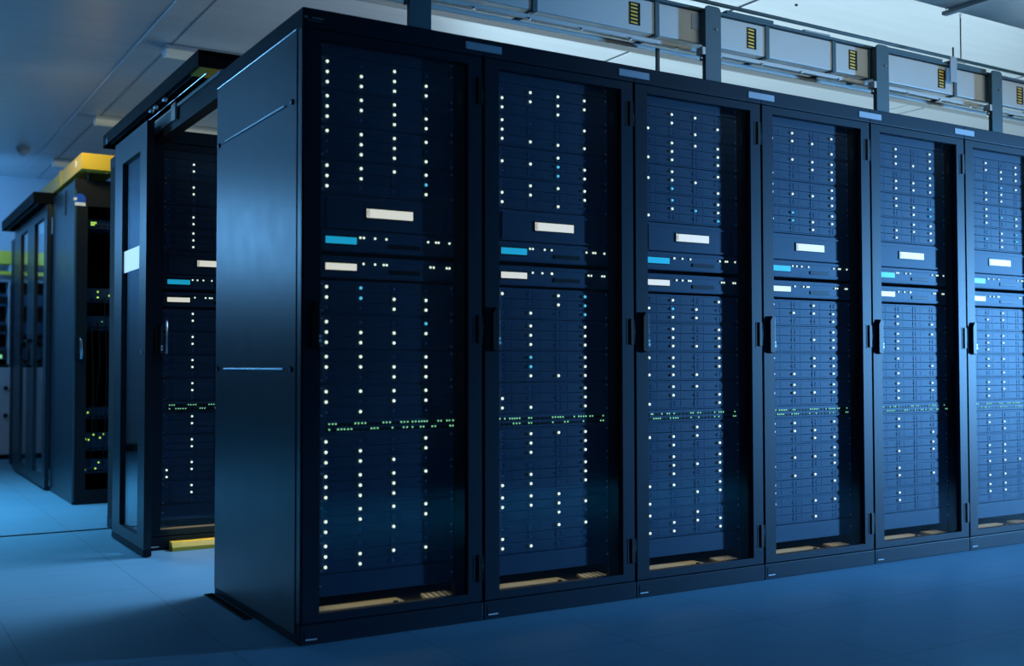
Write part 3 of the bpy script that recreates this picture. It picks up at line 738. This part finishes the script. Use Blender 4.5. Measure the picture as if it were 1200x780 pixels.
# posts with rounded heads
PLB = ['leftmost upright channel post on the cabinet roofs', 'upright channel post above the third and fourth cabinets',
       'upright channel post above the fifth cabinet', 'rightmost upright channel post on the cabinet roofs']
for i, x in enumerate((0.608, 2.186, 3.402, 4.405)):
    pts = [(x - 0.049, RH + 0.001), (x + 0.049, RH + 0.001), (x + 0.049, 2.690)]
    pts += [(x + 0.049 - 0.02 * (1 - math.cos(a)), 2.690 + 0.022 * math.sin(a)) for a in (0.5, 1.0, 1.57)]
    pts += [(x - 0.049 + 0.02 * (1 - math.cos(a)), 2.690 + 0.022 * math.sin(a)) for a in (1.57, 1.0, 0.5)]
    pts += [(x - 0.049, 2.690)]
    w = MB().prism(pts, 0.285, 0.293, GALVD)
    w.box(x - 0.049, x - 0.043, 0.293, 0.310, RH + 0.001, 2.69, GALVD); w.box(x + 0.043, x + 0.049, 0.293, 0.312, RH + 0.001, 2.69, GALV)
    for z in (2.30, 2.33, 2.60): w.cyl((x + 0.02, 0.280, z), (x + 0.02, 0.285, z), 0.006, STEEL, 8)
    tp = thing('support_post', PLB[i], 'post', (0, 0, 0), 'channel posts holding the trunking')
    w.obj('post_channel', tp)
    MB().box(x - 0.07, x - 0.049, 0.285, 0.33, 2.47, 2.507, GALV, 0.003).cyl((x - 0.06, 0.305, 2.44), (x - 0.06, 0.305, 2.47), 0.008, STEEL, 8).obj('clamp', tp)
# thin rods
for x, z0, z1, y, lb in ((1.955, RH + 0.001, 2.507, 0.42, 'thin steel rod between the trunking and the roof of the third cabinet'),):
    tag(MB().box(x - 0.010, x + 0.010, y, y + 0.012, z0, z1, GALVD, 0.002).obj('support_rod'), lb, 'rod')
# conduit with hangers
t = thing('conduit', 'thin grey conduit running under the ceiling above the trunking', 'conduit')
MB().cyl((-0.6, 0.45, 2.800), (7.0, 0.45, 2.800), 0.010, GALVD, 10).obj('pipe', t)
for x in (1.0, 2.05, 4.30, 6.2):
    w = MB().cyl((x, 0.45, 2.81), (x, 0.45, CZ - 0.002), 0.004, GALVD, 8).box(x - 0.05, x + 0.05, 0.438, 0.462, 2.788, 2.797, GALVD, 0.002)
    w.obj('hanger', t)
tag(MB().box(4.00, 4.06, 0.302, 0.310, 2.60, 2.745, STICK, 0.003).cyl((4.03, 0.306, 2.745), (4.03, 0.306, 2.80), 0.005, GALVD, 8).obj('hanging_tag'), 'pale upright bracket plate in front of the trunking near the right edge', 'bracket')
tag(MB().box(-0.6, 9.0, BANDY, BANDY + 0.10, CZ - 0.05, CZ - 0.001, BANDM, 0.006).obj('ceiling_shade_band'), 'flat brown-grey strip standing for a band of shade on the ceiling behind the cabinet row', 'shade band')  # soft dark band of shade and reflection, built as a solid strip
# raised tray near the ceiling at upper right
t = thing('cable_tray', 'wide blue-grey cable tray close under the ceiling at the upper right', 'cable tray')
b = MB(); b.box(3.0, 8.5, -0.42, 0.02, 2.865, 2.880, GALV, 0.003); b.box(3.0, 8.5, 0.012, 0.02, 2.88, 2.94, GALV); b.box(3.0, 8.5, -0.42, -0.412, 2.88, 2.94, GALV)
b.obj('trough', t)
for x in (3.6, 4.9, 6.4): MB().box(x, x + 0.04, -0.44, 0.06, 2.845, 2.864, GALV, 0.003).cyl((x + 0.02, 0.045, 2.864), (x + 0.02, 0.045, CZ - 0.002), 0.003, WHITE, 8).obj('hanger', t)

# ------------------------------------------------------------------ ceiling lights, smoke detector, screws
def make_light():
    r = thing('ceiling_light', 'x', 'ceiling light')
    b = MB(); b.box(0, 1.5, -0.06, 0.06, -0.030, -0.001, WHITEP, 0.006); b.obj('housing', r)
    n = 9; pts = [(-0.052, -0.030)] + [(-0.052 * math.cos(math.pi * q / n), -0.030 - 0.045 * math.sin(math.pi * q / n)) for q in range(1, n)] + [(0.052, -0.030)]
    MB().prism(pts, 0.012, 1.488, LENS, 'x').obj('lens', r)['label'] = 'pale ribbed lens'
    for x0, x1 in ((0.0, 0.014), (1.486, 1.5)): MB().prism([(p[0] * 1.06, p[1] * 1.05) for p in pts], x0, x1, WHITE, 'x').obj('end_cap', r)
    return r
l0 = make_light()
LL = ['nearest pale tube light on the ceiling at the upper left', 'middle tube light on the ceiling, partly behind the track housing', 'farthest tube light on the ceiling, just above the yellow tray']
for i, y in enumerate((3.50, 5.82, 8.0)):
    o = l0 if i == 0 else dup(l0)
    o.location = (0.36, y, CZ); o['label'] = LL[i]; o['group'] = 'tube lights on the ceiling'
t = thing('smoke_detector', 'small white cone-shaped smoke detector on the ceiling at the far left', 'smoke detector', (0.03, 7.55, CZ))
MB().cyl((0, 0, -0.02), (0, 0, -0.001), 0.062, WHITEP, 24).obj('base', t)
MB().cyl((0, 0, -0.02), (0, 0, -0.075), 0.055, WHITEP, 24, r2=0.022).obj('sensor_head', t)
for x, y, w_ in ((3.29, 0.80, 'left'), (3.30, 0.66, 'right')):
    o = MB().cyl((x, y, CZ - 0.006), (x, y, CZ - 0.0005), 0.008, BLACK, 12).obj('ceiling_screw')
    tag(o, 'tiny dark screw head in the bright ceiling, the %s one of two' % w_, 'screw', 'dark screw heads in the ceiling')
